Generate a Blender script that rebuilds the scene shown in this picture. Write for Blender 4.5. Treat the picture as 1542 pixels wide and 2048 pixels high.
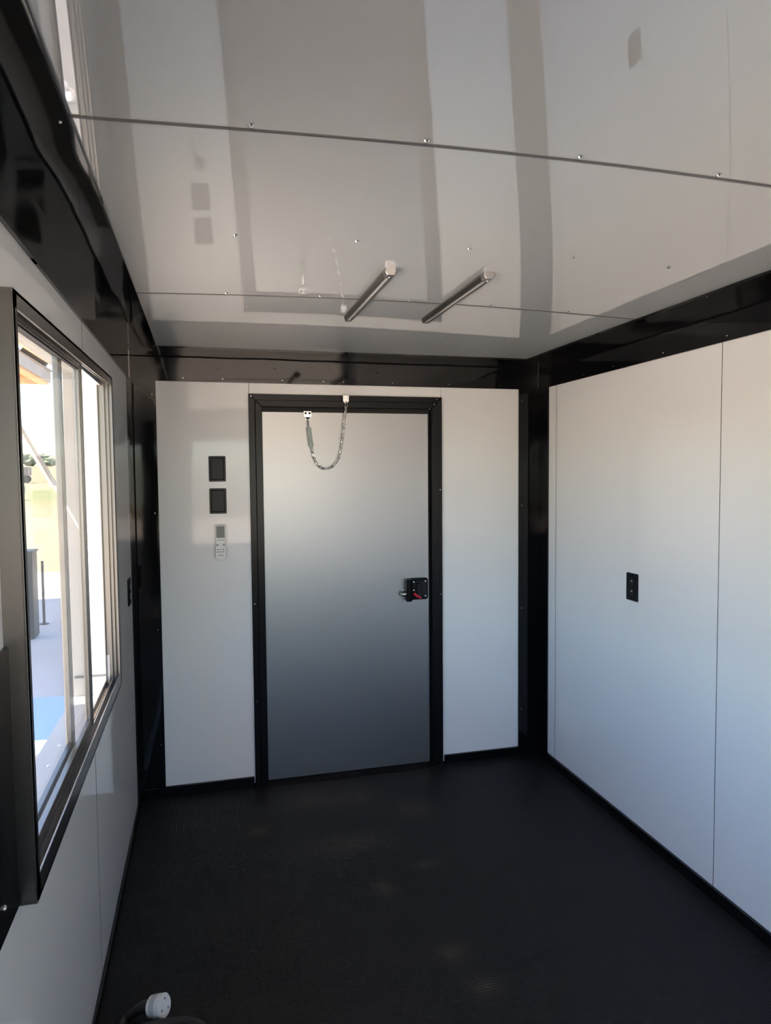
import bpy, bmesh, math, random
from mathutils import Vector, Matrix
random.seed(7)
for o in list(bpy.data.objects):
    bpy.data.objects.remove(o)
SC = bpy.context.scene
COL = SC.collection
PI = math.pi
W, D, H = 2.056, 3.409, 2.1          # room width, back wall, ceiling edge height (metres)
REAR = -1.6                          # the end wall behind the camera

# ------------------------------------------------------------------ camera
cd = bpy.data.cameras.new('camera'); cam = bpy.data.objects.new('camera', cd); COL.objects.link(cam)
yaw, pit, rol = 0.2515, 0.0542, -0.0085
F = Vector((math.sin(yaw)*math.cos(pit), math.cos(yaw)*math.cos(pit), -math.sin(pit)))
R0 = Vector((math.cos(yaw), -math.sin(yaw), 0)); U0 = R0.cross(F)
R = R0*math.cos(rol)+U0*math.sin(rol); U = -R0*math.sin(rol)+U0*math.cos(rol)
cam.matrix_world = Matrix(((R.x, U.x, -F.x, .3337), (R.y, U.y, -F.y, 0), (R.z, U.z, -F.z, 1.5221), (0, 0, 0, 1)))
cd.sensor_fit = 'HORIZONTAL'; cd.sensor_width = 36; cd.lens = 36*1392.85/1542; cd.clip_start = .02; cd.clip_end = 2000
SC.camera = cam

# ------------------------------------------------------------------ sky, sun, exposure
SUN_EL, SUN_AZ = math.radians(67), math.radians(-82)     # azimuth from +Y towards +X: high over the window side, behind the hatch
wd = bpy.data.worlds.new('sky'); SC.world = wd; wd.use_nodes = True
nt = wd.node_tree; nt.nodes.clear()
sky = nt.nodes.new('ShaderNodeTexSky'); sky.sky_type = 'NISHITA'; sky.sun_disc = False
sky.sun_elevation = SUN_EL; sky.sun_rotation = SUN_AZ; sky.dust_density = .6; sky.ozone_density = 3.0
bg = nt.nodes.new('ShaderNodeBackground'); bg.inputs[1].default_value = .42
ow = nt.nodes.new('ShaderNodeOutputWorld'); nt.links.new(sky.outputs[0], bg.inputs[0]); nt.links.new(bg.outputs[0], ow.inputs[0])
sl = bpy.data.lights.new('sun', 'SUN'); sl.energy = 16.0; sl.color = (1, .87, .71); sl.angle = .0093
sun = bpy.data.objects.new('sun', sl); COL.objects.link(sun)
sd = Vector((math.sin(SUN_AZ)*math.cos(SUN_EL), math.cos(SUN_AZ)*math.cos(SUN_EL), math.sin(SUN_EL)))
sun.rotation_euler = sd.to_track_quat('Z', 'Y').to_euler(); sun.location = sd*30
vs = SC.view_settings; vs.view_transform = 'Standard'; vs.look = 'None'; vs.gamma = 1; vs.use_curve_mapping = False
vs.exposure = 1.45
try:
    SC.cycles.diffuse_bounces = 8; SC.cycles.max_bounces = 14; SC.cycles.transparent_max_bounces = 16
    SC.cycles.sample_clamp_indirect = 8; SC.cycles.caustics_reflective = False; SC.cycles.caustics_refractive = False
except Exception:
    pass

# ------------------------------------------------------------------ materials
MATS = {}
def mat(name, col, rough=.5, metal=0., ior=1.5, bump=None, coat=0., aniso=0., noise=None, spec=None):
    """bump = (noise scale, distance) low relief; noise = (scale, amount) colour variation"""
    m = bpy.data.materials.new(name); m.use_nodes = True; n = m.node_tree; b = n.nodes['Principled BSDF']
    b.inputs['Base Color'].default_value = (*col, 1); b.inputs['Roughness'].default_value = rough
    b.inputs['Metallic'].default_value = metal; b.inputs['IOR'].default_value = ior
    b.inputs['Coat Weight'].default_value = coat
    if spec is not None: b.inputs['Specular IOR Level'].default_value = spec
    if aniso: b.inputs['Anisotropic'].default_value = aniso
    tc = None
    if bump or noise:
        tc = n.nodes.new('ShaderNodeNewGeometry')
    if bump:
        t = n.nodes.new('ShaderNodeTexNoise'); t.inputs['Scale'].default_value = bump[0]; t.inputs['Detail'].default_value = bump[2] if len(bump) > 2 else 0
        mp = n.nodes.new('ShaderNodeMapping'); mp.inputs['Scale'].default_value = bump[3] if len(bump) > 3 else (1, 1, 1)
        n.links.new(tc.outputs['Position'], mp.inputs[0]); n.links.new(mp.outputs[0], t.inputs['Vector'])
        bp = n.nodes.new('ShaderNodeBump'); bp.inputs['Distance'].default_value = bump[1]
        n.links.new(t.outputs['Fac'], bp.inputs['Height']); n.links.new(bp.outputs[0], b.inputs['Normal'])
    if noise:
        t = n.nodes.new('ShaderNodeTexNoise'); t.inputs['Scale'].default_value = noise[0]; t.inputs['Detail'].default_value = 5
        n.links.new(tc.outputs['Position'], t.inputs['Vector'])
        cr = n.nodes.new('ShaderNodeValToRGB')
        lo = tuple(c*(1-noise[1]) for c in col); hi = tuple(min(1, c*(1+noise[1])) for c in col)
        cr.color_ramp.elements[0].position = .3; cr.color_ramp.elements[1].position = .7
        cr.color_ramp.elements[0].color = (*lo, 1); cr.color_ramp.elements[1].color = (*hi, 1)
        n.links.new(t.outputs['Fac'], cr.inputs[0]); n.links.new(cr.outputs[0], b.inputs['Base Color'])
    MATS[name] = m
    return m
WHITE = mat('white_gloss_panel', (.86, .855, .845), .05, bump=(1.6, .0012), spec=.3)
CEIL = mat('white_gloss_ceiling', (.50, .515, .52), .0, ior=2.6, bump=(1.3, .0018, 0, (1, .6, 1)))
BLACK = mat('black_gloss_trim', (.004, .004, .005), .06, bump=(4.0, .0045, 0, (1, 1, 1)), spec=.32)
CASING = mat('black_door_casing', (.006, .006, .007), .25, spec=.2)
ALU = mat('brushed_aluminium', (.27, .262, .25), .30, 1, bump=(60, .0002, 2, (1, .02, 1)))
ALUJ = mat('dimmed_aluminium_jamb', (.15, .147, .14), .32, 1, bump=(60, .0002, 2, (1, 1, .02)))  # same aluminium as the sashes, darkened so the jambs look less lit
ALUD = mat('satin_aluminium', (.45, .44, .43), .38, 1)
DOORM = mat('satin_metal_door', (.35, .35, .355), .36, 1, bump=(1.3, .010))
CHROME = mat('zinc_steel', (.72, .72, .70), .18, 1)
SCREW = mat('screw_steel', (.8, .79, .77), .25, 1)
ZINCG = mat('zinc_green_spring', (.66, .80, .73), .4, .3)
BPLAS = mat('black_plastic', (.006, .006, .007), .22, spec=.15)
BMATTE = mat('black_rubber', (.012, .012, .013), .5)
DGREY = mat('dark_grey_plastic', (.016, .016, .018), .3, spec=.15)
WPLAS = mat('white_plastic', (.78, .78, .76), .3)
LCD = mat('remote_screen', (.14, .17, .16), .15, spec=.2)
GREYMARK = mat('grey_print', (.25, .25, .26), .5)
RED = mat('red_plastic', (.55, .01, .03), .3)
LENS = mat('clear_lens', (.74, .73, .70), .12, coat=.5)
SEAM = mat('seam_strip', (.10, .10, .10), .3)
DARKGAP = mat('dark_gasket', (.01, .01, .011), .6)
LINER = mat('white_painted_liner', (.44, .43, .41), .3)
SKIN = mat('outer_skin_white', (.75, .75, .75), .35)
HATCHU = mat('warm_bounce_hatch_lining', (.66, .40, .19), .5, noise=(3, .10))  # warm bounce off the ground is put into this tan
WOOD = mat('canopy_pine', (.62, .38, .20), .6, noise=(4, .15))
FASCIA = mat('weathered_fascia', (.36, .30, .25), .6, noise=(3, .15))
CONC = mat('concrete', (.52, .47, .42), .85, noise=(1.1, .12))
BOUNCEM = mat('pale_bounce_ground', (.50, .42, .33), .9, noise=(6, .15))  # for the added ground that throws light into the room
TARP = mat('blue_tarp', (.35, .50, .75), .4)
BOARD = mat('brown_board', (.33, .16, .10), .7)
CABM = mat('grey_cabinet_paint', (.025, .025, .026), .5, spec=.2)
POSTM = mat('dark_post', (.05, .045, .04), .6)
BALE = mat('pale_straw_bale', (.34, .31, .26), .9, noise=(2, .15))
IMPL = mat('implement_paint', (.20, .15, .13), .5)
LEAF = mat('tree_leaf', (.15, .17, .11), .8, noise=(.6, .25))
BARK = mat('tree_bark', (.14, .11, .08), .8)
CABLEM = mat('cable_rubber', (.014, .013, .013), .42)

def glass_mat():
    m = bpy.data.materials.new('window_glass'); m.use_nodes = True; n = m.node_tree; n.nodes.clear()
    out = n.nodes.new('ShaderNodeOutputMaterial'); mix = n.nodes.new('ShaderNodeMixShader')
    tr = n.nodes.new('ShaderNodeBsdfTransparent'); tr.inputs[0].default_value = (.96, .97, .965, 1)
    gl = n.nodes.new('ShaderNodeBsdfGlossy'); gl.inputs['Roughness'].default_value = .01
    lw = n.nodes.new('ShaderNodeLayerWeight'); lw.inputs['Blend'].default_value = .5
    pw = n.nodes.new('ShaderNodeMath'); pw.operation = 'POWER'; pw.inputs[1].default_value = 5
    ma = n.nodes.new('ShaderNodeMath'); ma.operation = 'MULTIPLY_ADD'; ma.inputs[1].default_value = .96; ma.inputs[2].default_value = .04
    n.links.new(lw.outputs['Facing'], pw.inputs[0]); n.links.new(pw.outputs[0], ma.inputs[0])
    n.links.new(ma.outputs[0], mix.inputs[0]); n.links.new(tr.outputs[0], mix.inputs[1]); n.links.new(gl.outputs[0], mix.inputs[2])
    n.links.new(mix.outputs[0], out.inputs[0]); return m
GLASS = glass_mat()

def floor_mat():
    m = bpy.data.materials.new('black_rubber_floor'); m.use_nodes = True; n = m.node_tree; b = n.nodes['Principled BSDF']
    def N(t): return n.nodes.new(t)
    def math_(op, a, c):
        k = N('ShaderNodeMath'); k.operation = op
        for i, v in ((0, a), (1, c)):
            if isinstance(v, (int, float)): k.inputs[i].default_value = v
            elif v is not None: n.links.new(v, k.inputs[i])
        return k.outputs[0]
    g = N('ShaderNodeNewGeometry'); sp = N('ShaderNodeSeparateXYZ'); n.links.new(g.outputs['Position'], sp.inputs[0])
    X, Y = sp.outputs[0], sp.outputs[1]
    k = 2*PI/.020
    a = math_('SINE', math_('MULTIPLY', math_('ADD', X, Y), k), None)
    c = math_('SINE', math_('MULTIPLY', math_('SUBTRACT', X, Y), k), None)
    dm = math_('MULTIPLY', a, c)
    bp = N('ShaderNodeBump'); bp.inputs['Distance'].default_value = .0012; bp.inputs['Strength'].default_value = .45
    n.links.new(dm, bp.inputs['Height']); n.links.new(bp.outputs[0], b.inputs['Normal'])
    # dusty shoe prints: patches with a shape of their own on the raised ribs
    tot = None
    for (cx, cy, rx, ry) in ((1.06, 2.02, .05, .05), (1.10, 1.86, .055, .045), (.935, 2.42, .045, .06), (1.22, 2.96, .09, .10),
                             (.80, 3.18, .20, .13), (.99, 3.16, .10, .10), (1.13, 2.52, .06, .03), (.86, 2.75, .20, .09), (.52, 2.95, .05, .05)):
        dx = math_('DIVIDE', math_('SUBTRACT', X, cx), rx); dy = math_('DIVIDE', math_('SUBTRACT', Y, cy), ry)
        r2 = math_('ADD', math_('MULTIPLY', dx, dx), math_('MULTIPLY', dy, dy))
        e = math_('POWER', 2.718, math_('MULTIPLY', r2, -1.4))
        tot = e if tot is None else math_('MAXIMUM', tot, e)
    ns = N('ShaderNodeTexNoise'); ns.inputs['Scale'].default_value = 22; ns.inputs['Detail'].default_value = 6
    n.links.new(g.outputs['Position'], ns.inputs['Vector'])
    stripe = math_('MULTIPLY_ADD' if False else 'ADD', math_('MULTIPLY', math_('SINE', math_('MULTIPLY', Y, 2*PI/.011), None), .5), .5)
    f = math_('MULTIPLY', math_('MULTIPLY', tot, stripe), math_('MULTIPLY', ns.outputs['Fac'], 1.0))
    n2 = N('ShaderNodeTexNoise'); n2.inputs['Scale'].default_value = 1.8; n2.inputs['Detail'].default_value = 7
    n.links.new(g.outputs['Position'], n2.inputs['Vector'])
    f2 = math_('ADD', f, math_('MULTIPLY', math_('POWER', n2.outputs['Fac'], 3), .10))
    mx = N('ShaderNodeMix'); mx.data_type = 'RGBA'
    mx.inputs[6].default_value = (.008, .008, .009, 1); mx.inputs[7].default_value = (.11, .09, .065, 1)
    n.links.new(f2, mx.inputs[0]); n.links.new(mx.outputs[2], b.inputs['Base Color'])
    b.inputs['Roughness'].default_value = .55; b.inputs['Specular IOR Level'].default_value = .22
    return m
FLOORM = floor_mat()

def field_mat():
    m = bpy.data.materials.new('dry_grass_field'); m.use_nodes = True; n = m.node_tree; b = n.nodes['Principled BSDF']
    g = n.nodes.new('ShaderNodeNewGeometry'); sp = n.nodes.new('ShaderNodeSeparateXYZ'); n.links.new(g.outputs['Position'], sp.inputs[0])
    cr = n.nodes.new('ShaderNodeValToRGB'); mr = n.nodes.new('ShaderNodeMapRange')
    mr.inputs['From Min'].default_value = 12; mr.inputs['From Max'].default_value = 130
    ns = n.nodes.new('ShaderNodeTexNoise'); ns.inputs['Scale'].default_value = .12; ns.inputs['Detail'].default_value = 6
    n.links.new(g.outputs['Position'], ns.inputs['Vector'])
    ad = n.nodes.new('ShaderNodeMath'); ad.operation = 'MULTIPLY_ADD'; ad.inputs[1].default_value = 7
    n.links.new(ns.outputs['Fac'], ad.inputs[0]); n.links.new(sp.outputs[1], ad.inputs[2])
    n.links.new(ad.outputs[0], mr.inputs['Value']); n.links.new(mr.outputs[0], cr.inputs[0])
    el = cr.color_ramp.elements
    el[0].position = 0; el[0].color = (.18, .135, .075, 1); el[1].position = 1; el[1].color = (.155, .112, .055, 1)
    for pos, c in ((.22, (.17, .125, .068)), (.30, (.105, .108, .038)), (.42, (.10, .104, .035)), (.52, (.145, .11, .052))):
        e = el.new(pos); e.color = (*c, 1)
    n.links.new(cr.outputs[0], b.inputs['Base Color']); b.inputs['Roughness'].default_value = .95
    return m
FIELD = field_mat()

# ------------------------------------------------------------------ helpers
def link(o, parent=None):
    COL.objects.link(o)
    if parent is not None:
        o.parent = parent
    return o
class MB:
    """collects shapes in one bmesh, then links them as ONE mesh object"""
    def __init__(s): s.bm = bmesh.new()
    def box(s, lo, hi, bev=0., seg=2):
        lo = Vector(lo); hi = Vector(hi)
        t = bmesh.new(); r = bmesh.ops.create_cube(t, size=1)
        for v in t.verts:
            v.co = Vector(((lo[i]+hi[i])/2 + v.co[i]*(hi[i]-lo[i]) for i in range(3)))
        if bev: bmesh.ops.bevel(t, geom=t.edges[:], offset=bev, segments=seg, affect='EDGES', profile=.5)
        s._add(t); return s
    def _add(s, t, M=None):
        if M is not None: bmesh.ops.transform(t, matrix=M, verts=t.verts)
        me = bpy.data.meshes.new('tmp'); t.to_mesh(me); t.free(); s.bm.from_mesh(me); bpy.data.meshes.remove(me)
    def cyl(s, a, b, r, r2=None, n=24, bev=0.):
        a = Vector(a); b = Vector(b); d = b-a; t = bmesh.new()
        bmesh.ops.create_cone(t, cap_ends=True, segments=n, radius1=r, radius2=r if r2 is None else r2, depth=d.length)
        if bev:
            es = [e for e in t.edges if any(len(f.verts) > 4 for f in e.link_faces)]
            bmesh.ops.bevel(t, geom=es, offset=bev, segments=2, affect='EDGES')
        M = Matrix.Translation((a+b)/2) @ d.to_track_quat('Z', 'Y').to_matrix().to_4x4()
        s._add(t, M); return s
    def tube(s, pts, r, n=10, closed=False):
        pts = [Vector(q) for q in pts]; m = len(pts); rings = []; up = None
        for i, q in enumerate(pts):
            if closed: tg = pts[(i+1) % m]-pts[i-1]
            else: tg = pts[min(i+1, m-1)]-pts[max(i-1, 0)]
            tg.normalize()
            if up is None: up = tg.orthogonal().normalized()
            up = (up - tg*up.dot(tg)).normalized(); bi = tg.cross(up)
            rr = r[i] if isinstance(r, (list, tuple)) else r
            rings.append([s.bm.verts.new(q + (up*math.cos(2*PI*k/n)+bi*math.sin(2*PI*k/n))*rr) for k in range(n)])
        for i in range(m if closed else m-1):
            A = rings[i]; B = rings[(i+1) % m]; off = 0
            if closed and i == m-1:
                off = min(range(n), key=lambda o: (A[0].co-B[o].co).length)
            for k in range(n):
                s.bm.faces.new((A[k], A[(k+1) % n], B[(k+1+off) % n], B[(k+off) % n]))
        if not closed:
            s.bm.faces.new(rings[0][::-1]); s.bm.faces.new(rings[-1])
        return s
    def prism(s, poly, axis, a, b, bev=0.):
        """poly: 2-D outline in the two other axes (order x,y,z without axis), swept along axis from a to b"""
        t = bmesh.new(); oth = [i for i in range(3) if i != axis]; rings = []
        for h in (a, b):
            ring = []
            for q in poly:
                c = [0, 0, 0]; c[axis] = h; c[oth[0]] = q[0]; c[oth[1]] = q[1]; ring.append(t.verts.new(c))
            rings.append(ring)
        n = len(poly); t.faces.new(rings[0]); t.faces.new(rings[1][::-1])
        for i in range(n): t.faces.new((rings[0][i], rings[1][i], rings[1][(i+1) % n], rings[0][(i+1) % n]))
        bmesh.ops.recalc_face_normals(t, faces=t.faces)
        if bev: bmesh.ops.bevel(t, geom=t.edges[:], offset=bev, segments=1, affect='EDGES')
        s._add(t); return s
    def hexa(s, v8):
        """eight corners: bottom four, top four"""
        v = [s.bm.verts.new(q) for q in v8]
        for f in ((0, 3, 2, 1), (4, 5, 6, 7), (0, 1, 5, 4), (1, 2, 6, 5), (2, 3, 7, 6), (3, 0, 4, 7)): s.bm.faces.new([v[i] for i in f])
        return s
    def xform(s, M): bmesh.ops.transform(s.bm, matrix=M, verts=s.bm.verts); return s
    def build(s, name, m, parent=None, smooth=False, angle=.6):
        bmesh.ops.recalc_face_normals(s.bm, faces=s.bm.faces)
        me = bpy.data.meshes.new(name); s.bm.to_mesh(me); s.bm.free(); me.materials.append(m)
        if smooth:
            for p in me.polygons: p.use_smooth = True
            try: me.set_sharp_from_angle(angle=angle)
            except Exception: pass
        return link(bpy.data.objects.new(name, me), parent)
def B(name, lo, hi, m, parent=None, bev=0.):
    return MB().box(lo, hi, bev).build(name, m, parent)
def structure(o):
    o['kind'] = 'structure'; return o
def empty(name, loc):
    o = bpy.data.objects.new(name, None); o.location = loc; o.empty_display_size = .05; COL.objects.link(o); return o
def tag(o, label, cat, group=None):
    o['label'] = label; o['category'] = cat
    if group: o['group'] = group
    return o
def adopt(root):
    """children were built in world coordinates: keep them there under a placed Empty"""
    inv = Matrix.Translation(-Vector(root.location))
    def local(o):
        if o.type == 'MESH' and not o.get('_own'):
            if not o.data.get('_moved'):
                o.data.transform(inv); o.data['_moved'] = 1
    for c in root.children_recursive: local(c)
    for c in root.children_recursive:
        if c.type == 'MESH' and '_moved' in c.data: del c.data['_moved']
    return root
def inst(name, me, M, parent=None):
    """a piece that shares mesh data, placed by a matrix in its parent's frame"""
    o = bpy.data.objects.new(name, me); link(o, parent); o.matrix_local = M; o['_own'] = 1; return o
def clean():
    for o in bpy.data.objects:
        if '_own' in o: del o['_own']
def mesh_of(mb, name, m, smooth=True):
    o = mb.build(name, m, None, smooth); me = o.data; bpy.data.objects.remove(o); return me
def at(x, y, z, rot=None):
    M = Matrix.Translation((x, y, z))
    return M @ rot.to_4x4() if rot is not None else M
def facing(n):
    """rotation that turns +Z to the direction n"""
    return Vector(n).to_track_quat('Z', 'Y').to_matrix()
def screw_mesh(name, r=.006, h=.003, m=None):
    mb = MB(); mb.cyl((0, 0, 0), (0, 0, h), r, r*.62, n=14)
    mb.box((-r*.45, -r*.1, h*.9), (r*.45, r*.1, h*1.06)); return mesh_of(mb, name, m or SCREW)
SCREW_ME = screw_mesh('screw_head'); TINY_ME = screw_mesh('rivet_head', .0035, .002)

# ================================================================== THE SETTING
# ---- floor
fl = structure(MB().box((-.18, REAR, -.05), (W+.1, D+.1, 0)).build('floor', FLOORM))
# ---- ceiling: panels with a slight pillow between the edge trims, seam strips, screws
def zc(x, y):
    u = min(1, max(0, (x-.13)/(W-.26)))
    return H + .022*math.sin(PI*u)*(1-math.exp(-max(0, (D-.13-y))/.45))
ceil = structure(B('ceiling', (-.18, REAR, H+.05), (W+.1, D+.1, H+.12), SKIN))
ceil_y = [D-.002, 2.352, 1.238, .12, -1.0, REAR]
for i in range(len(ceil_y)-1):
    y1, y0 = ceil_y[i]-.002, ceil_y[i+1]+.002
    mb = MB(); nx, ny = 28, 16; grid = []
    for lev in (0, .006):
        grid.append([[mb.bm.verts.new((x, y, zc(x, y)+lev)) for x in [W*k/nx for k in range(nx+1)]] for y in [y0+(y1-y0)*k/ny for k in range(ny+1)]])
    for j in range(ny):
        for k in range(nx):
            for g in grid: mb.bm.faces.new((g[j][k], g[j][k+1], g[j+1][k+1], g[j+1][k]))
    for j in range(ny):
        for k in (0, nx): mb.bm.faces.new((grid[0][j][k], grid[0][j+1][k], grid[1][j+1][k], grid[1][j][k]))
    for k in range(nx):
        for j in (0, ny): mb.bm.faces.new((grid[0][j][k], grid[0][j][k+1], grid[1][j][k+1], grid[1][j][k]))
    mb.build('ceiling_panel', CEIL, ceil, True)
for y in ceil_y[1:-1]:
    mb = MB(); w = .0035
    xs = [.01+(W-.02)*k/24 for k in range(25)]
    for k in range(24):
        a, b = xs[k], xs[k+1]; za, zb = zc(a, y), zc(b, y)
        mb.hexa([(a, y-w, za-.002), (b, y-w, zb-.002), (b, y+w, zb-.002), (a, y+w, za-.002), (a, y-w, za+.008), (b, y-w, zb+.008), (b, y+w, zb+.008), (a, y+w, za+.008)])
    mb.build('seam_strip', SEAM, ceil)
rot_dn = facing((0, 0, -1))
for y, xs in ((1.222, (.42, .73, 1.037, 1.347, 1.655)), (1.775, (.416, .721, 1.027, 1.333, 1.64)), (2.330, (.41, .715, 1.025, 1.326, 1.63)),
              (2.868, (.41, .706, 1.012, 1.316, 1.623)), (.66, (.42, .73, 1.037, 1.347, 1.655)), (.10, (.42, .73, 1.037, 1.347, 1.655))):
    for x in xs: inst('screw', SCREW_ME, at(x, y, zc(x, y)-.001, rot_dn), ceil)

# ---- right wall
def wall_screws(parent, pts, n, me=TINY_ME):
    r = facing(n)
    for q in pts: inst('screw', me, at(*q, r), parent)
wr = structure(B('wall_right', (W+.012, REAR, 0), (W+.10, D+.10, H+.05), DARKGAP))
ys = [D, 3.215, 2.047, .878, -.29, -1.46, REAR]
for i in range(len(ys)-1):
    B('wall_panel', (W, ys[i+1]+.0012, .01), (W+.010, ys[i]-.0012, H+.04), WHITE, wr)
for y in ys[1:-1]: B('seam_filler', (W-.0004, y-.0013, .045), (W+.010, y+.0013, H), DARKGAP, wr)
# ---- back wall with the door opening
DX0, DX1, DZ = .598, 1.437, 1.832
wb = structure(MB().box((-.18, D+.012, 0), (DX0-.02, D+.10, H+.05)).box((DX1+.02, D+.012, 0), (W+.10, D+.10, H+.05)).box((DX0-.02, D+.012, DZ+.02), (DX1+.02, D+.10, H+.05)).build('wall_back', DARKGAP))
B('wall_panel', (0, D, .01), (.5395, D+.010, H+.04), WHITE, wb)
B('wall_panel', (.5415, D, 1.86), (1.5055, D+.010, H+.04), WHITE, wb)
B('wall_panel', (1.5075, D, .01), (W, D+.010, H+.04), WHITE, wb)
B('wall_panel', (.5415, D, .01), (DX0-.022, D+.010, 1.858), WHITE, wb)
B('wall_panel', (DX1+.022, D, .01), (1.5055, D+.010, 1.858), WHITE, wb)
# ---- end wall behind the camera
EX0, EX1, EZ0, EZ1 = .16, 1.90, .70, 1.94         # serving opening in that end wall
def around(mb, y0, y1):
    mb.box((-.18 if y1 < REAR-.005 else 0, y0, 0), (W+(.10 if y1 < REAR-.005 else 0), y1, EZ0)); mb.box((-.18 if y1 < REAR-.005 else 0, y0, EZ1), (W+(.10 if y1 < REAR-.005 else 0), y1, H+.04))
    mb.box((-.18 if y1 < REAR-.005 else 0, y0, EZ0), (EX0, y1, EZ1)); mb.box((EX1, y0, EZ0), (W+(.10 if y1 < REAR-.005 else 0), y1, EZ1)); return mb
we = structure(around(MB(), REAR-.10, REAR-.012).build('wall_front', LINER))
B('wall_panel', (0, REAR-.010, .01), (W, REAR, EZ0-.001), WHITE, we); B('wall_panel', (0, REAR-.010, EZ1+.001), (W, REAR, H+.04), WHITE, we)
B('wall_panel', (0, REAR-.010, EZ0), (EX0, REAR, EZ1), WHITE, we); B('wall_panel', (EX1, REAR-.010, EZ0), (W, REAR, EZ1), WHITE, we)
w3 = empty('window_3', ((EX0+EX1)/2, REAR, EZ0)); structure(w3)
for lo, hi in (((EX0-.02, REAR-.11, EZ0-.02), (EX1+.02, REAR+.012, EZ0+.012)), ((EX0-.02, REAR-.11, EZ1-.012), (EX1+.02, REAR+.012, EZ1+.02)),
               ((EX0-.02, REAR-.11, EZ0+.012), (EX0+.012, REAR+.012, EZ1-.012)), ((EX1-.012, REAR-.11, EZ0+.012), (EX1+.02, REAR+.012, EZ1-.012))):
    B('frame_member', lo, hi, ALU, w3, .002)
adopt(w3)
# ---- left wall: the sliding window and an unseen opening added for light, outer opening taller and longer (white liner), panels inside
XO = -.185
OY0, OY1, OZ0, OZ1 = -1.3, 2.88, .67, 1.915
wl = MB()
wl.box((XO, REAR, 0), (-.012, D+.10, OZ0)); wl.box((XO, REAR, OZ1), (-.012, D+.10, H+.05))
wl.box((XO, OY1, OZ0), (-.012, D+.10, OZ1)); wl.box((XO, REAR, OZ0), (-.012, OY0, OZ1))
wl = structure(wl.build('wall_left', LINER))
W1 = (1.280, 2.530); W2_ADDED = (-1.10, -.25); WZ = (.797, 1.842)      # frame outer edges
cut = .016
z0, z1 = WZ[0]+cut, WZ[1]-cut
seams = [D, 2.160, .99, -.18, REAR]
for i in range(len(seams)-1):                      # below and above the windows
    a, b = seams[i+1]+.0012, seams[i]-.0012
    lo_b = b; 
    B('wall_panel', (-.010, a, .01), (0, b, z0-.0), WHITE, wl)
    B('wall_panel', (-.010, a, z1), (0, b, H+.04), WHITE, wl)
B('wall_panel', (-.010, W1[1]-cut, z0), (0, D, z1), WHITE, wl)
B('wall_panel', (-.010, W2_ADDED[1]-cut, z0), (0, W1[0]+cut, z1), WHITE, wl)
B('wall_panel', (-.010, REAR, z0), (0, W2_ADDED[0]+cut, z1), WHITE, wl)
for y in seams[1:-1]:
    for a, b in ((.036, z0-.01), (z1+.01, H)): B('seam_filler', (-.010, y-.0013, a), (.0004, y+.0013, b), DARKGAP, wl)
# a joint across the far return of the outer opening, and bolts on the ledge
B('joint_strip', (XO+.01, OY1-.003, .742), (-.02, OY1, .750), SEAM, wl)
for y in (.4, 1.3, 2.20, 2.36): inst('bolt', SCREW_ME, at(-.135, y, OZ0, Matrix.Identity(3)), wl)

# ---- black corner trims (bent sheet angles)
T, S, TC, TK = .113, .134, .132, .003
tn = [0]
def trim(mb):
    tn[0] += 1; o = structure(mb.build('trim_%d' % tn[0], BLACK)); return o
def angle_y(x0, sx, y0, y1, k=TK):
    """top angle along y in the corner of the wall at x0 (sx: direction into the room)"""
    mb = MB(); a, b = sorted((x0, x0+sx*k)); mb.box((a, y0, H-S), (b, y1, H-.0005))
    a, b = sorted((x0+sx*k, x0+sx*TC)); mb.box((a, y0, H-k), (b, y1, H-.0003))
    # small return lip on both free edges
    a, b = sorted((x0, x0+sx*(k+.004))); mb.box((a, y0, H-S-.004), (b, y1, H-S))
    a, b = sorted((x0+sx*TC, x0+sx*(TC+.004))); mb.box((a, y0, H-k-.004), (b, y1, H-.0003))
    return mb
tl = trim(angle_y(0, 1, 1.56, D-.0))
tl2 = trim(angle_y(0, 1, REAR, 1.60, .0048))
tr = trim(angle_y(W, -1, 2.60, D-.0))
tr2 = trim(angle_y(W, -1, REAR, 2.63, .0048))
def angle_x(x0, x1, k):
    mb = MB(); mb.box((x0, D-k, H-S), (x1, D, H-.0005)); mb.box((x0, D-TC, H-k), (x1, D-k, H-.0003))
    mb.box((x0, D-k-.004, H-S-.004), (x1, D, H-S)); mb.box((x0, D-TC-.004, H-k-.004), (x1, D-TC, H-.0003)); return mb
tb = trim(angle_x(.006, .998, .0035)); tb2 = trim(angle_x(.982, W-.006, .005))
def post(x0, sx):
    mb = MB(); a, b = sorted((x0, x0+sx*T)); mb.box((a, D-.0042, .0), (b, D, H-S+.006))
    a, b = sorted((x0, x0+sx*.0042)); mb.box((a, D-T, .0), (b, D, H-S+.006))
    a, b = sorted((x0+sx*T, x0+sx*(T+.004))); mb.box((a, D-.008, 0), (b, D, H-S)); 
    a, b = sorted((x0, x0+sx*.008)); mb.box((a, D-T-.004, 0), (b, D-T, H-S)); return mb
pl = trim(post(0, 1)); pr = trim(post(W, -1))
wall_screws(pl, [(.100, D-.0045, z) for z in (.25, .80, 1.35, 1.90)], (0, -1, 0))
wall_screws(pr, [(W-.100, D-.0045, z) for z in (.25, .80, 1.35, 1.90)], (0, -1, 0))
wall_screws(tb, [(x, D-.0042, H-S+.012) for x in (.24, .42, .70, .90)], (0, -1, 0))
wall_screws(tb2, [(x, D-.0055, H-S+.012) for x in (1.0, 1.25, 1.55, 1.83)], (0, -1, 0))
wall_screws(tr, [(W-.0045, y, H-S+.014) for y in (2.95, 2.70)], (-1, 0, 0))
wall_screws(tr2, [(W-.0060, y, H-S+.014) for y in (2.36, 2.02, 1.6)], (-1, 0, 0))
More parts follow.
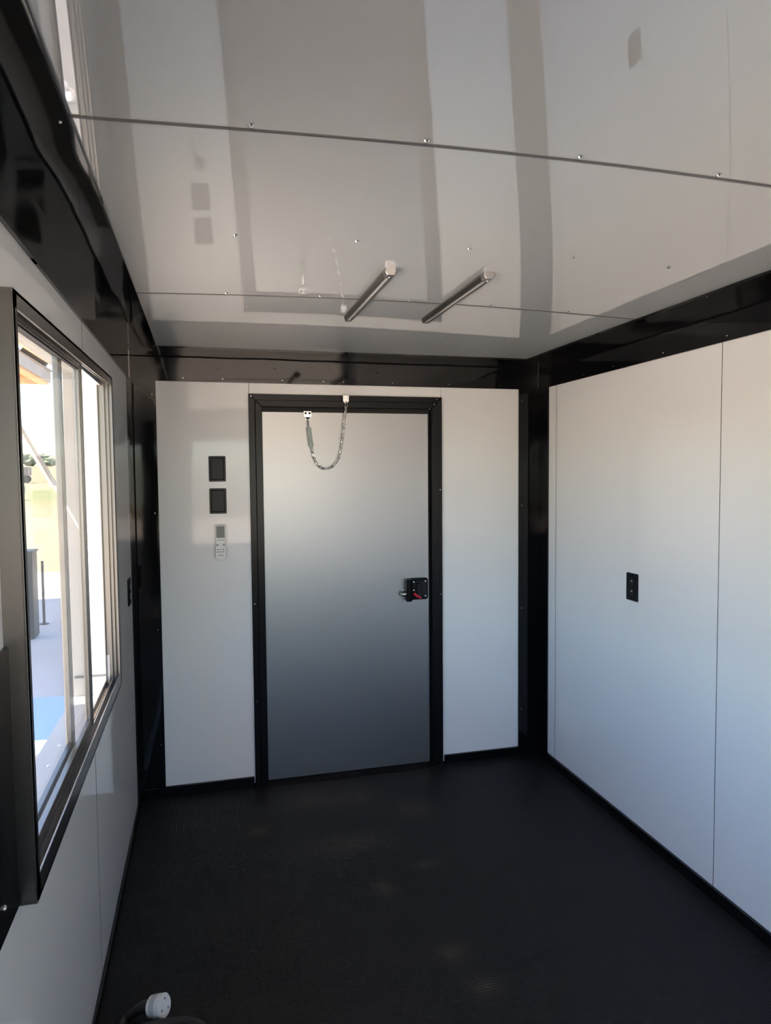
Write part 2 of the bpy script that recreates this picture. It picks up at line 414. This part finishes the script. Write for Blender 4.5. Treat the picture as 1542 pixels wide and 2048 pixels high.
wall_screws(tr2, [(W-TC+.012, y, H-.0055) for y in (2.2, 1.98, 1.6)], (0, 0, -1))
wall_screws(tl2, [(TC-.014, y, H-.0055) for y in (1.25, .9)], (0, 0, -1))
# baseboards
BH = .045
structure(B('baseboard_right', (W-.014, REAR, 0), (W, D-.0, BH), BLACK, None, .002))
structure(B('baseboard_left', (0, REAR, 0), (.010, D-.0, .036), BLACK, None, .002))
structure(MB().box((.012, D-.014, 0), (.532, D, BH), .002).box((1.516, D-.014, 0), (W-.014, D, BH), .002).build('baseboard_back', BLACK))

# ---- the door: satin metal leaf, black casing, threshold, latch
dr = empty('door_1', ((DX0+DX1)/2, D, 0)); structure(dr)
leaf = MB().box((DX0+.001, D-.006, .018), (DX1-.001, D+.013, DZ-.001), .002).build('door_leaf', DOORM, dr)
CX0, CX1, CZ = .537, 1.509, 1.911
for (lo, hi, dep) in ((0.0, .030, .012), (.030, .0615, .024)):
    y0 = D-dep
    ax0, ax1, az = CX0+lo, CX1-lo, CZ-lo; bx0, bx1, bz = CX0+hi, CX1-hi, CZ-hi; g = .0007
    nm = 'casing_flange' if lo == 0 else 'casing_stop'
    for q in ([(ax0, 0), (bx0, 0), (bx0, bz-g), (ax0, az-g)], [(bx1, 0), (ax1, 0), (ax1, az-g), (bx1, bz-g)], [(ax0+g, az), (bx0+g, bz), (bx1-g, bz), (ax1-g, az)]):
        MB().prism(q, 1, y0, D+.02, .0015).build(nm, CASING, dr)
B('door_gasket', (DX0-.001, D-.010, DZ-.006), (DX1+.001, D+.02, DZ+.002), DARKGAP, dr)
for lo, hi in (((DX0-.02, D+.014, 0), (DX0+.012, D+.06, DZ+.02)), ((DX1-.012, D+.014, 0), (DX1+.02, D+.06, DZ+.02)), ((DX0+.012, D+.014, DZ-.012), (DX1-.012, D+.06, DZ+.02)), ((DX0-.02, D+.032, -.01), (DX1+.02, D+.06, .03))):
    B('jamb_stop', lo, hi, DARKGAP, dr)
thr = MB(); thr.prism([(D-.045, 0), (D+.06, 0), (D+.06, .016), (D-.008, .016), (D-.040, .004)], 0, DX0-.01, DX1+.055, .001)
thr.build('threshold', ALUD if False else CASING, dr)
for q in ((CX0+.012, D-.0125, CZ-.012), (CX1-.028, D-.0125, CZ-.010), (CX1-.045, D-.0245, CZ-.038), (CX1-.07, D-.0245, CZ-.062), (CX0+.012, D-.0125, .9), (CX1-.012, D-.0125, .9), (CX0+.015, D-.0125, .42), (CX1-.012, D-.0125, 1.44)):
    inst('screw', TINY_ME, at(q[0]-(DX0+DX1)/2, q[1]-D, q[2], facing((0, -1, 0))), dr)
# latch
lx0, lx1, lz0, lz1 = 1.342, 1.428, .878, .990
def rrect(x0, x1, z0, z1, r, n=6):
    p = []
    for cx, cz, a0 in ((x1-r, z1-r, 0), (x0+r, z1-r, 90), (x0+r, z0+r, 180), (x1-r, z0+r, 270)):
        for k in range(n+1):
            a = math.radians(a0+90*k/n); p.append((cx+r*math.cos(a), cz+r*math.sin(a)))
    return p
lt = MB().prism(rrect(lx0-.035, lx1, lz0, lz1, .014), 1, D-.016, D-.006, .0015).build('latch_plate', BPLAS, dr)
pad = MB().prism([(lx0-.037, D-.016), (lx0-.004, D-.016), (lx0-.004, D-.038), (lx0-.018, D-.052), (lx0-.037, D-.048)], 2, lz0-.003, lz1-.002, .003).build('latch_paddle', BPLAS, lt)
hb = MB().box((lx0+.022, D-.034, lz0+.028), (lx0+.046, D-.016, lz1-.024), .004).build('handle_bar', DGREY, lt)
fr = MB().prism(rrect(lx0+.014, lx1-.008, lz0+.020, lz1-.018, .006), 1, D-.019, D-.016, .001).build('handle_recess', DGREY, lt)
kb = MB().cyl((lx0-.030, D-.030, lz0+.036), (lx0-.062, D-.034, lz0+.034), .013, n=20, bev=.003).cyl((lx0-.058, D-.034, lz0+.036), (lx0-.066, D-.034, lz0+.036), .008, n=16).build('lock_knob', CHROME, lt, True)
bolt = MB().box((lx0-.060, D-.020, lz0+.052), (lx0-.020, D-.012, lz0+.058), .001).box((lx0-.046, D-.020, lz0-.004), (lx0-.036, D-.012, lz0+.020), .001).build('latch_bolt', CHROME, lt)
rl = MB().tube([(lx0+.008, D-.022, lz0+.036), (lx0+.018, D-.026, lz0+.024), (lx0+.040, D-.026, lz0+.012), (lx0+.047, D-.024, lz0+.008)], [.006, .0075, .007, .004], 10).build('lock_lever', RED, lt, True)
rl['label'] = 'small red plastic lock lever'
for (x, z) in ((lx0+.009, lz1-.020), (lx1-.014, lz1-.018), (lx0+.009, lz0+.050), (lx1-.014, lz0+.018)):
    inst('screw', SCREW_ME, at(x-(DX0+DX1)/2, D-.0165-D, z, facing((0, -1, 0))), lt)
adopt(dr)

# ---- window frames, tracks, sashes, panes
def window(n, y0, y1, dlip, sashes):
    root = empty('window_%d' % n, (0, (y0+y1)/2, WZ[0])); structure(root)
    zo0, zo1 = WZ; lipw = .041; lipt = .030
    # box frame members: room-facing face dlip proud of the wall
    XB = -.012
    def member(lo, hi, nm='frame_member', m=ALU): return MB().box(lo, hi, .002).build(nm, m, root)
    # near and far jambs, head and sill as open channels: outer web + room-side lip + middle rib
    for (ya, yb, lipy) in ((y0, y0+.014, (y0, y0+.026)), (y1-.014, y1, (y1-.024, y1))):
        jb = MB().box((XB, ya, zo0), (dlip, yb, zo1), .0015).box((dlip-.004, lipy[0], zo0), (dlip, lipy[1], zo1), .001)
        inner = yb if ya == y0 else ya
        sg = 1 if ya == y0 else -1
        for xr in (-.010, .010, .022):
            a, b = sorted((inner, inner+sg*.012)); jb.box((xr-.0015, a, zo0+.02), (xr+.0015, b, zo1-.02))
        jb.build('jamb', ALUJ, root)
    sl_ = MB().box((XB, y0, zo0), (dlip, y1, zo0+.006)).box((dlip-.004, y0, zo0), (dlip, y1, zo0+lipw), .001)
    for xr in (-.010, .010): sl_.box((xr-.0015, y0, zo0+.006), (xr+.0015, y1, zo0+.024))
    sl_.build('sill_track', ALU, root)
    hd = MB().box((XB, y0, zo1-.006), (dlip, y1, zo1)).box((dlip-.004, y0, zo1-lipt), (dlip, y1, zo1), .001)
    for xr in (-.010, .010): hd.box((xr-.0015, y0, zo1-.016), (xr+.0015, y1, zo1-.006))
    hd.build('head_track', ALU, root)
    for (xs, sy0, sy1, nm) in sashes:
        za, zb = zo0+.010, zo1-.010; st = .038; rb = .034; rt = .020 if nm == 'inner' else .009; t = .007
        s = empty('sash', (0, 0, 0)); s.parent = root
        for lo, hi, pn in (((xs-t, sy0, za), (xs+t, sy0+st, zb), 'stile'), ((xs-t, sy1-st, za), (xs+t, sy1, zb), 'stile'),
                           ((xs-t, sy0+st, za), (xs+t, sy1-st, za+rb), 'rail'), ((xs-t, sy0+st, zb-rt), (xs+t, sy1-st, zb), 'rail')):
            mb = MB().box(lo, hi, .002)
            if pn == 'stile':      # raised beads along the stile
                for k in (.25, .75):
                    yy = lo[1]+(hi[1]-lo[1])*k; mb.box((xs-t-.002, yy-.003, lo[2]+.004), (xs+t+.002, yy+.003, hi[2]-.004), .001)
            else:
                zz = (lo[2]+hi[2])/2; mb.box((xs-t-.002, lo[1], zz-.003), (xs+t+.002, hi[1], zz+.003), .001)
            mb.build(pn, ALU, s)
        if nm == 'inner': B('pane', (xs-.0022, sy0+st-.004, za+rb-.004), (xs+.0022, sy1-st+.004, zb-rt+.004), GLASS, s)
        B('gasket', (xs-.0045, sy0+st, zb-rt-.004), (xs+.0045, sy1-st, zb-rt), DARKGAP, s)
    adopt(root)
    return root
w1 = window(1, W1[0], W1[1], .036, ((.001, 1.296, 2.098, 'inner'), (-.020, 1.296, 1.935, 'outer')))
w1.rotation_euler.x = .018      # hung very slightly out of true
w2_added = window(2, W2_ADDED[0], W2_ADDED[1], .010, ((.000, W2_ADDED[0]+.02, W2_ADDED[0]+.42, 'inner'),))  # added window out of view behind the camera, lets in more light
inst('screw', SCREW_ME, at(.0075, 1.195-(W1[0]+W1[1])/2, .848-WZ[0], facing((1, 0, 0))), w1)
mp = MB().box((0, 1.165, .797), (.007, 1.279, 1.25), .001).build('mounting_plate', CASING, w1); mp['_own'] = 0
mp.data.transform(Matrix.Translation((0, -(W1[0]+W1[1])/2, -WZ[0])))

# ================================================================== THINGS ON WALLS AND CEILING
# ---- blank cover plates and receptacles
def plate_back(x, z, label):
    t = empty('wall_plate', (x, D, z)); w, h = .079, .121
    MB().prism(rrect(x-w/2, x+w/2, z-h/2, z+h/2, .005), 1, D-.003, D, .001).build('cover_plate', BPLAS, t)
    MB().box((x-w/2+.008, D-.0085, z-h/2+.008), (x+w/2-.008, D-.002, z+h/2-.008), .004).build('plate_face', DGREY, t)
    MB().box((x-.005, D-.011, z-.012), (x+.004, D-.008, z+.012), .001).box((x-.0015, D-.013, z-.006), (x+.001, D-.010, z+.006), .0005).build('switch', BPLAS, t)
    for s in (-1, 1): inst('screw', TINY_ME, at(0, -.0085, s*.030, facing((0, -1, 0))), t).data = DARKSCREW
    adopt(t); tag(t, label, 'switch'); return t
DARKSCREW = screw_mesh('black_screw_head', .003, .0015, BPLAS)
plate_back(.386, 1.5545, 'black wall switch plate on the back wall, upper of the two beside the door')
plate_back(.3865, 1.4015, 'black wall switch plate on the back wall, lower one just above the remote')
def outlet(loc, n, label):
    """duplex receptacle: built facing -y at the origin, turned to n"""
    t = empty('power_outlet', loc); w, h = .079, .116
    rz = {(-1, 0, 0): -PI/2, (1, 0, 0): PI/2}[n]; t.rotation_euler = (0, 0, rz)
    MB().prism(rrect(-w/2, w/2, -h/2, h/2, .005), 1, -.0065, 0, .002).build('cover_plate', BPLAS, t)
    for s in (-1, 1):
        r = MB().prism(rrect(-.0165, .0165, s*.021-.0135, s*.021+.0135, .008), 1, -.0085, -.005, .0008).build('receptacle', DGREY, t)
        MB().box((-.0075, -.0089, s*.021-.002), (-.0055, -.0083, s*.021+.006)).box((.0055, -.0089, s*.021-.001), (.0075, -.0083, s*.021+.006)).cyl((0, -.0089, s*.021-.007), (0, -.0083, s*.021-.007), .0025, n=10).build('slots', DARKGAP, r)
        inst('screw', TINY_ME, at(.004, -.0085, s*.021+.004, facing((0, -1, 0))), r)
    tag(t, label, 'outlet'); return t
outlet((W, 2.548, 1.042), (-1, 0, 0), 'black duplex power outlet with two sockets on the white right wall')
outlet((0, 3.155, 1.027), (1, 0, 0), 'black power outlet on the left wall between the window and the corner trim')

# ---- remote control in its holder
rx, rzc = .394, 1.204
rt = empty('remote_control', (rx, D, rzc-.086))
def rem_outline(k=0):
    pts = []
    for a in range(0, 181, 15):       # lower rounded end
        pts.append((rx-.0265*math.cos(math.radians(a))*(1-k), rzc-.062-.022*math.sin(math.radians(a))))
    pts += [(rx+.0245, rzc-.01), (rx+.0235, rzc+.02), (rx+.0255, rzc+.080), (rx+.021, rzc+.086), (rx-.021, rzc+.086), (rx-.0255, rzc+.080), (rx-.0235, rzc+.02), (rx-.0245, rzc-.01)]
    return pts
MB().prism(rem_outline(), 1, D-.030, D-.010, .003).build('remote_body', WPLAS, rt, True, .5)
MB().box((rx-.022, D-.012, rzc-.075), (rx+.022, D, rzc-.01), .002).box((rx-.029, D-.024, rzc-.070), (rx-.0265, D, rzc-.03), .001).box((rx+.0265, D-.024, rzc-.070), (rx+.029, D, rzc-.03), .001).build('wall_holder', WPLAS, rt)
MB().prism(rrect(rx-.019, rx+.019, rzc+.024, rzc+.080, .003), 1, D-.0315, D-.029, .0005).build('screen', LCD, rt)
MB().cyl((rx, D-.029, rzc-.010), (rx, D-.033, rzc-.010), .0075, n=20, bev=.001).build('round_button', WPLAS, rt)
for dx, dz, w, h in ((-.015, -.010, .004, .004), (.015, -.010, .004, .004), (-.013, -.032, .005, .002), (0, -.032, .003, .002), (.012, -.032, .004, .002), (-.013, -.043, .005, .002), (0, -.043, .003, .002), (.012, -.043, .004, .002), (-.012, .013, .005, .0015), (0, .013, .005, .0015), (.012, .013, .005, .0015)):
    MB().box((rx+dx-w, D-.0316, rzc+dz-h), (rx+dx+w, D-.029, rzc+dz+h), .0006).build('button', GREYMARK, rt)
MB().box((rx-.012, D-.0305, rzc-.0605), (rx+.012, D-.0295, rzc-.0575)).build('printed_mark', GREYMARK, rt)
adopt(rt); tag(rt, 'white handheld remote control with grey screen hanging below the black plates', 'remote control')

# ---- door chain: spring on the door bracket, links down and up to the frame bracket
ch = empty('door_chain', (.914, D, 1.55))
yd = D-.006
MB().box((.800, yd-.005, 1.806), (.838, yd, 1.832), .001).prism([(.803, 1.807), (.836, 1.807), (.826, 1.790), (.812, 1.790)], 1, yd-.006, yd-.002).build('door_bracket', CHROME, ch)
for x in (.810, .829): inst('bracket_screw', screw_mesh('bracket_screw', .0058, .003, BPLAS), at(x-.914, yd-.0055-D, 1.822-1.55, facing((0, -1, 0))), ch)
MB().prism([(.806, 1.8025), (.833, 1.8025), (.8195, 1.786)], 1, yd-.009, yd-.005).build('bracket_hook', BPLAS, ch)
yf = D-.024
MB().prism([(.992, 1.910), (1.022, 1.910), (1.022, 1.882), (1.014, 1.872), (1.000, 1.872), (.992, 1.882)], 1, yf-.004, yf, .0008).build('frame_bracket', CHROME, ch)
for x in (.999, 1.015): inst('bracket_screw', TINY_ME, at(x-.914, yf-.0045-D, 1.899-1.55, facing((0, -1, 0))), ch)
# spring (two coils side by side, as a compression spring with drawbars)
def helix(a, b, r, turns, n=12):
    a = Vector(a); b = Vector(b); d = (b-a); u = d.normalized().orthogonal().normalized(); v = d.normalized().cross(u); P = []
    m = int(turns*n)
    for i in range(m+1):
        t = i/m; an = 2*PI*turns*t; P.append(a+d*t+u*r*math.cos(an)+v*r*math.sin(an))
    return P
s0, s1 = Vector((.822, yd-.016, 1.752)), Vector((.834, yd-.016, 1.660))
MB().tube(helix(s0, s1, .0105, 15, 12), .0021, 6).build('spring', ZINCG, ch, True)
dv = (s1-s0).normalized()
MB().tube([(.818, yd-.010, 1.792), s0+Vector((-.004, 0, .004)), s1+Vector((-.004, 0, 0)), s1+dv*.004], .0018, 8).build('drawbar', CHROME, ch, True)
MB().tube([(.821, yd-.010, 1.792), s0+Vector((.004, 0, .004)), s1+Vector((.004, 0, 0)), s1+dv*.004], .0018, 8).build('drawbar', CHROME, ch, True)
# chain path: catenary through the low point
def path():
    P = [s1+dv*.004]
    pts = [(.838, 1.640), (.843, 1.613), (.852, 1.590), (.864, 1.571), (.880, 1.556), (.898, 1.549), (.915, 1.552), (.938, 1.562), (.955, 1.578), (.969, 1.602), (.979, 1.635), (.985, 1.670), (.990, 1.710), (.995, 1.750), (1.000, 1.795), (1.004, 1.840), (1.007, 1.876)]
    for x, z in pts:
        k = (z-1.55)/(1.876-1.55) if x > .91 else 0
        P.append(Vector((x, yd-.016-.012*max(0, k), z)))
    return P
P = path(); L = [0]
for i in range(1, len(P)): L.append(L[-1]+(P[i]-P[i-1]).length)
def along(s):
    s = min(max(s, 0), L[-1])
    for i in range(1, len(P)):
        if s <= L[i]:
            return P[i-1].lerp(P[i], (s-L[i-1])/(L[i]-L[i-1]))
    return P[-1]
ll, lw_ = .0155, .0056      # half length, half width of a link
oval = []
for k in range(20):
    a = 2*PI*k/20; c, s_ = math.cos(a), math.sin(a)
    oval.append((s_*lw_, 0, c*lw_ + (ll-lw_)*(1 if c > 0 else -1)))
LINK = mesh_of(MB().tube(oval, .0018, 6, True), 'chain_link', CHROME)
N = int(L[-1]/.0245); pitch = L[-1]/N
for i in range(N):
    a, b = along(i*pitch), along((i+1)*pitch); d = (b-a).normalized(); c = (a+b)/2
    xa = Vector((0, 1, 0)).cross(d).normalized(); ya = d.cross(xa)
    Mr = Matrix((xa, ya, d)).transposed() @ Matrix.Rotation(PI/4+(PI/2 if i % 2 else 0), 3, 'Z')
    inst('link', LINK, at(c.x-.914, c.y-D, c.z-1.55, Mr), ch)
adopt(ch); tag(ch, 'zinc safety chain with green-tinted spring looped across the top of the metal door', 'chain')

# ---- two slim unlit light bars on the ceiling
def light_bar(x, y0, y1, label):
    zt = zc(x, (y0+y1)/2); t = empty('light_bar', (x, (y0+y1)/2, zt)); w, h = .0165, .020
    prof = [(-w, zt+.004), (-w, zt-.006), (-w*.72, zt-h), (-w*.42, zt-h), (-w*.36, zt-h+.006), (w*.36, zt-h+.006), (w*.42, zt-h), (w*.72, zt-h), (w, zt-.006), (w, zt+.004)]
    MB().prism([(x+a, b) for a, b in prof], 1, y0+.03, y1-.012).build('channel', ALU, t)
    MB().box((x-w*.36, y0+.045, zt-h+.003), (x+w*.36, y1-.02, zt-h+.0075), .001).build('lens', LENS, t)
    MB().prism([(x-w, zt+.004), (x-w, zt-.010), (x-w*.6, zt-h-.001), (x+w*.6, zt-h-.001), (x+w, zt-.010), (x+w, zt+.004)], 1, y0, y0+.032, .002).build('end_cap', ALUD, t)
    MB().prism([(x-w, zt+.004), (x-w, zt-.010), (x-w*.6, zt-h-.001), (x+w*.6, zt-h-.001), (x+w, zt-.010), (x+w, zt+.004)], 1, y1-.014, y1, .002).build('end_cap', ALUD, t)
    inst('screw', TINY_ME, at(0, y0+.016-(y0+y1)/2, -h-.0015, rot_dn), t)
    adopt(t); tag(t, label, 'light', 'slim light bars on the ceiling'); return t
light_bar(.866, 1.985, 2.615, 'slim silver light bar under the ceiling, the left of two and nearer the window')
light_bar(1.163, 1.960, 2.590, 'slim silver light bar under the ceiling, the right of two and farther from the window')

# ---- black power cord coil with a white plug on the floor
cc = empty('extension_cord', (.18, 1.84, 0))
pts = []
for i in range(0, 2*40+1):
    a = -.6+2*PI*i/40; r = .125-.010*math.sin(i*.05)+.006*math.sin(i*.31); z = .014+.020*(i/40)+.004*math.sin(a*3)
    pts.append((.185+r*1.05*math.cos(a), 1.795+r*math.sin(a), z))
MB().tube(pts, .0125, 10).build('cord_coil', CABLEM, cc, True)
pc = Vector((.176, 1.962, .050)); ax = Vector((.80, -.42, .22)).normalized()
bk = pc-ax*.028
MB().tube([bk, bk-ax*.02, bk-ax*.045+Vector((0, -.004, -.004)), bk-ax*.075+Vector((-.005, -.02, -.018)), (.075, 1.925, .022), (.045, 1.87, .014), (.035, 1.80, .014), (.06, 1.73, .014)], [.018, .017, .0135, .0125, .0125, .0125, .0125, .0125], 12).build('cord_tail', CABLEM, cc, True)
pg = MB().cyl(bk, bk+ax*.046, .027, .031, 28, .003).build('plug_body', WPLAS, cc, True)
fc = bk+ax*.0462; e1 = ax.orthogonal().normalized(); e2 = ax.cross(e1)
mb = MB()
for an in (.4, 2.5, 4.6):
    q = fc+(e1*math.cos(an)+e2*math.sin(an))*.017
    mb.cyl(q-ax*.002, q+ax*.0006, .0035, n=8)
mb.build('plug_slots', GREYMARK, pg)
MB().cyl(bk+ax*.012, bk+ax*.028, .0287, .0302, 28).build('printed_band', mat('grey_band', (.5, .52, .52), .4), pg)
adopt(cc); tag(cc, 'coiled black power cord with a white plug on the dark floor', 'power cord')

# ================================================================== OUTSIDE
GA, GS = -.68, .021
def gz(y): return GA+GS*y
def gslab(name, x0, x1, y0, y1, dz, m, t=.3):
    mb = MB(); mb.hexa([(x0, y0, gz(y0)+dz-t), (x1, y0, gz(y0)+dz-t), (x1, y1, gz(y1)+dz-t), (x0, y1, gz(y1)+dz-t), (x0, y0, gz(y0)+dz), (x1, y0, gz(y0)+dz), (x1, y1, gz(y1)+dz), (x0, y1, gz(y1)+dz)])
    return structure(mb.build(name, m))
gslab('ground', -400, 400, -200, 420, -.02, FIELD)
gslab('bounce_lot', -40, 40, -45, -3.0, 0, BOUNCEM, .1)  # added pale ground behind the trailer, bounces more light inside
gslab('pavement', -32, 6, -3.0, 15.0, 0, CONC, .25)  # left side stretched out of view to bounce more light onto the walls
# trailer shell above the ceiling and below the floor
roof = structure(B('roof', (XO-.02, REAR-.12, H+.13), (W+.13, D+.14, H+.20), SKIN))
under = structure(B('chassis', (XO, REAR-.1, -.20), (W+.1, D+.1, -.055), DARKGAP))

# raised hatch over the serving windows
hinge = Vector((XO, 0, 1.912)); sl_a = math.radians(34); hl = .92
ht = empty('serving_hatch', (XO, 1.0, 1.912))
hd = Vector((-math.cos(sl_a), 0, math.sin(sl_a))); hn = Vector((math.sin(sl_a), 0, math.cos(sl_a)))
def slab(y0, y1, a, b, c, d):
    A = hinge+hd*a+hn*c; Bq = hinge+hd*b+hn*c; C = hinge+hd*b+hn*d; Dq = hinge+hd*a+hn*d
    return [(A.x, y0, A.z), (Bq.x, y0, Bq.z), (Bq.x, y1, Bq.z), (A.x, y1, A.z), (Dq.x, y0, Dq.z), (C.x, y0, C.z), (C.x, y1, C.z), (Dq.x, y1, Dq.z)]
MB().hexa(slab(OY0, OY1, .0, hl, .012, .040)).build('hatch_skin', SKIN, ht)
MB().hexa(slab(OY0+.02, OY1-.0, .02, hl-.03, .004, .012)).build('hatch_lining', HATCHU, ht)
MB().hexa(slab(OY0, OY1, hl-.03, hl, -.004, .044)).build('edge_rail', ALUD, ht)
MB().hexa(slab(OY1-.012, OY1+.004, .06, .16, -.012, .006)).build('hinge_leaf', DARKGAP, ht)
adopt(ht); tag(ht, 'raised serving hatch with underside coloured as if warmly lit above the sliding window', 'hatch')
# gas strut
st = empty('gas_strut', (-.085, 2.80, 1.25))
A = Vector((-.088, 2.81, 1.250)); dirv = Vector((-.215, 0, .415)).normalized(); tot = .87
t_end = None
MB().tube([A, A+dirv*.27], .0055, 10).build('rod', CHROME, st, True)
MB().tube([A+dirv*.27, A+dirv*.27+dirv*.40], .0125, 14).build('cylinder', DGREY if False else ALUD, st, True)
MB().cyl(A+Vector((0, -.012, 0)), A+Vector((0, .07, 0)), .012, n=16).cyl(A+Vector((0, .055, 0)), A+Vector((0, .072, 0)), .026, n=20, bev=.002).build('mount', SKIN, st, True)
MB().box(A+dirv*.67-Vector((.012, .012, .012)), A+dirv*.67+Vector((.012, .012, .030))).build('upper_bracket', ALUD, st)
adopt(st); tag(st, 'grey gas strut slanting up from the window jamb to the hatch', 'strut')

# canopy roof alongside
cn = empty('canopy_roof', (-4.6, 9, gz(9)))
cx, cy, cz = -2.05, 12.28, 3.00; cy0 = 6.2
B('fascia', (cx-.03, cy0, cz+.03), (cx, cy, cz+.21), FASCIA, cn)
B('fascia', (-6.2, cy-.03, cz+.03), (cx-.03, cy, cz+.21), FASCIA, cn)
B('edge_beam', (cx-.16, cy0, cz), (cx-.03, cy-.03, cz+.14), WOOD, cn)
B('edge_beam', (-6.2, cy-.12, cz), (cx-.16, cy-.03, cz+.14), WOOD, cn)
for y in (11.3, 10.2, 9.1, 8.0, 6.9): B('rafter', (-6.2, y-.04, cz+.04), (cx-.16, y+.04, cz+.14), WOOD, cn)
B('roof_deck', (-6.25, cy0-.05, cz+.14), (cx-.03, cy-.03, cz+.20), WOOD, cn)
B('roof_sheet', (-6.3, cy0-.1, cz+.21), (cx+.02, cy+.02, cz+.235), FASCIA, cn)
for y in (11.6, 6.7): B('post', (-6.05, y-.08, gz(y)), (-5.89, y+.08, cz+.14), WOOD, cn)
adopt(cn); tag(cn, 'grey-edged canopy roof with pine rafters seen high through the window', 'canopy')

# things on the pavement and in the field
cb = empty('utility_cabinet', (-1.95, 9.45, gz(9.45)))
g0 = gz(9.45)
B('cabinet_body', (-2.160, 9.32, g0+.02), (-1.755, 9.58, g0+1.08), CABM, cb, .008)
B('cabinet_cap', (-2.180, 9.30, g0+1.08), (-1.740, 9.60, g0+1.10), CABM, cb, .004)
B('cabinet_door', (-2.120, 9.312, g0+.08), (-1.795, 9.322, g0+1.02), CABM, cb, .003)
B('plinth', (-2.140, 9.34, g0), (-1.775, 9.56, g0+.02), DARKGAP, cb)
adopt(cb); tag(cb, 'dark grey upright cabinet standing on the concrete outside the window', 'cabinet')
bo = empty('bollard', (-1.83, 10.2, gz(10.2)))
g0 = gz(10.2)
MB().cyl((-1.83, 10.2, g0), (-1.83, 10.2, g0+.86), .018, n=16, bev=.004).build('bollard_post', POSTM, bo, True)
MB().cyl((-1.83, 10.2, g0), (-1.83, 10.2, g0+.012), .06, n=20).build('base_plate', POSTM, bo)
adopt(bo); tag(bo, 'thin dark post standing just right of the grey cabinet outside', 'post')
def ground_sheet(name, pts, t, m):
    mb = MB(); bot = [mb.bm.verts.new((x, y, gz(y)+.001)) for x, y in pts]; top = [mb.bm.verts.new((x, y, gz(y)+t)) for x, y in pts]
    mb.bm.faces.new(bot[::-1]); mb.bm.faces.new(top); k = len(pts)
    for i in range(k): mb.bm.faces.new((bot[i], bot[(i+1) % k], top[(i+1) % k], top[i]))
    return mb.build(name, m)
tag(ground_sheet('tarp', [(-2.0, 5.7), (-.98, 5.55), (-.60, 6.0), (-.60, 6.95), (-1.6, 6.98), (-2.1, 6.9)], .012, TARP), 'pale blue tarp spread on the concrete below the window', 'tarp')
bd = ground_sheet('plywood_sheet', [(-2.1, 4.6), (-.90, 4.6), (-.92, 5.52), (-1.5, 5.60), (-2.2, 5.64)], .030, BOARD)
tag(bd, 'brown plywood sheet lying at the near edge of the blue tarp', 'board')
# hay bale
hb = empty('hay_bale', (-10.5, 43.6, gz(43.6))); g0 = gz(43.6)
MB().cyl((-10.00, 43.2, g0+.60), (-11.05, 44.0, g0+.60), .60, n=28, bev=.06).build('bale_body', BALE, hb, True)
mb = MB()
for k in (.2, .4, .6, .8):
    c = Vector((-10.00, 43.2, g0+.60)).lerp(Vector((-11.05, 44.0, g0+.60)), k); axn = Vector((-1.05, .8, 0)).normalized(); e1 = Vector((0, 0, 1)); e2 = axn.cross(e1)
    mb.tube([c+(e1*math.cos(a)+e2*math.sin(a))*.605 for a in [2*PI*i/24 for i in range(24)]], .012, 5, True)
mb.build('twine', BARK, hb)
adopt(hb); tag(hb, 'pale round hay bale on the green strip of the field', 'hay bale')
# farm trailer further out
ft = empty('farm_wagon', (-17.6, 77.4, gz(77.4))); g0 = gz(77.4)
B('wagon_bed', (-19.6, 76.6, g0+.75), (-16.95, 78.2, g0+.95), IMPL, ft)
for lo, hi in (((-19.6, 76.6, g0+.95), (-16.95, 76.66, g0+1.6)), ((-19.6, 78.14, g0+.95), (-16.95, 78.2, g0+1.6)), ((-17.01, 76.66, g0+.95), (-16.95, 78.14, g0+1.6)), ((-19.6, 76.66, g0+.95), (-19.54, 78.14, g0+1.6))): B('side_board', lo, hi, IMPL, ft)
for x in (-19.2, -17.4):
    for y in (76.6, 78.2): MB().cyl((x, y-.1, g0+.40), (x, y+.1, g0+.40), .40, n=20).build('wheel', BMATTE, ft, True)
adopt(ft); tag(ft, 'small brown farm wagon far out in the dry field', 'wagon')
# tree line
def tree_mesh(seed):
    rnd = random.Random(seed); mb = MB()
    for k in range(9):
        t = bmesh.new(); bmesh.ops.create_icosphere(t, subdivisions=2, radius=1)
        for v in t.verts: v.co *= 1+.22*(rnd.random()-.5)
        s = rnd.uniform(1.7, 3.0); M = Matrix.Translation((rnd.uniform(-3.4, 3.4), rnd.uniform(-1.5, 1.5), rnd.uniform(1.6, 5.0))) @ Matrix.Diagonal((s*1.25, s, s*.85, 1))
        mb._add(t, M)
    return mesh_of(mb, 'tree_crown', LEAF, False)
CR = [tree_mesh(k) for k in range(4)]
TRK = mesh_of(MB().tube([(0, 0, -.5), (.1, 0, 1.4), (-.05, .1, 3.2)], [.34, .26, .16], 8), 'tree_trunk', BARK)
k = 0
for i in range(33):
    y = 330+(i % 3)*11+random.uniform(-1, 1); x = -165+i*5.6+random.uniform(-.6, .6)
    t = empty('tree', (x, y, gz(y))); s = random.uniform(.62, 1.0)*(1.15 if i > 19 else .9)
    t.scale = (s, s, s)
    inst('crown', CR[i % 4], Matrix.Identity(4), t); inst('trunk', TRK, Matrix.Identity(4), t)
    tag(t, 'hazy green tree in the far line along the edge of the field', 'tree', 'trees along the far edge of the field')
clean()
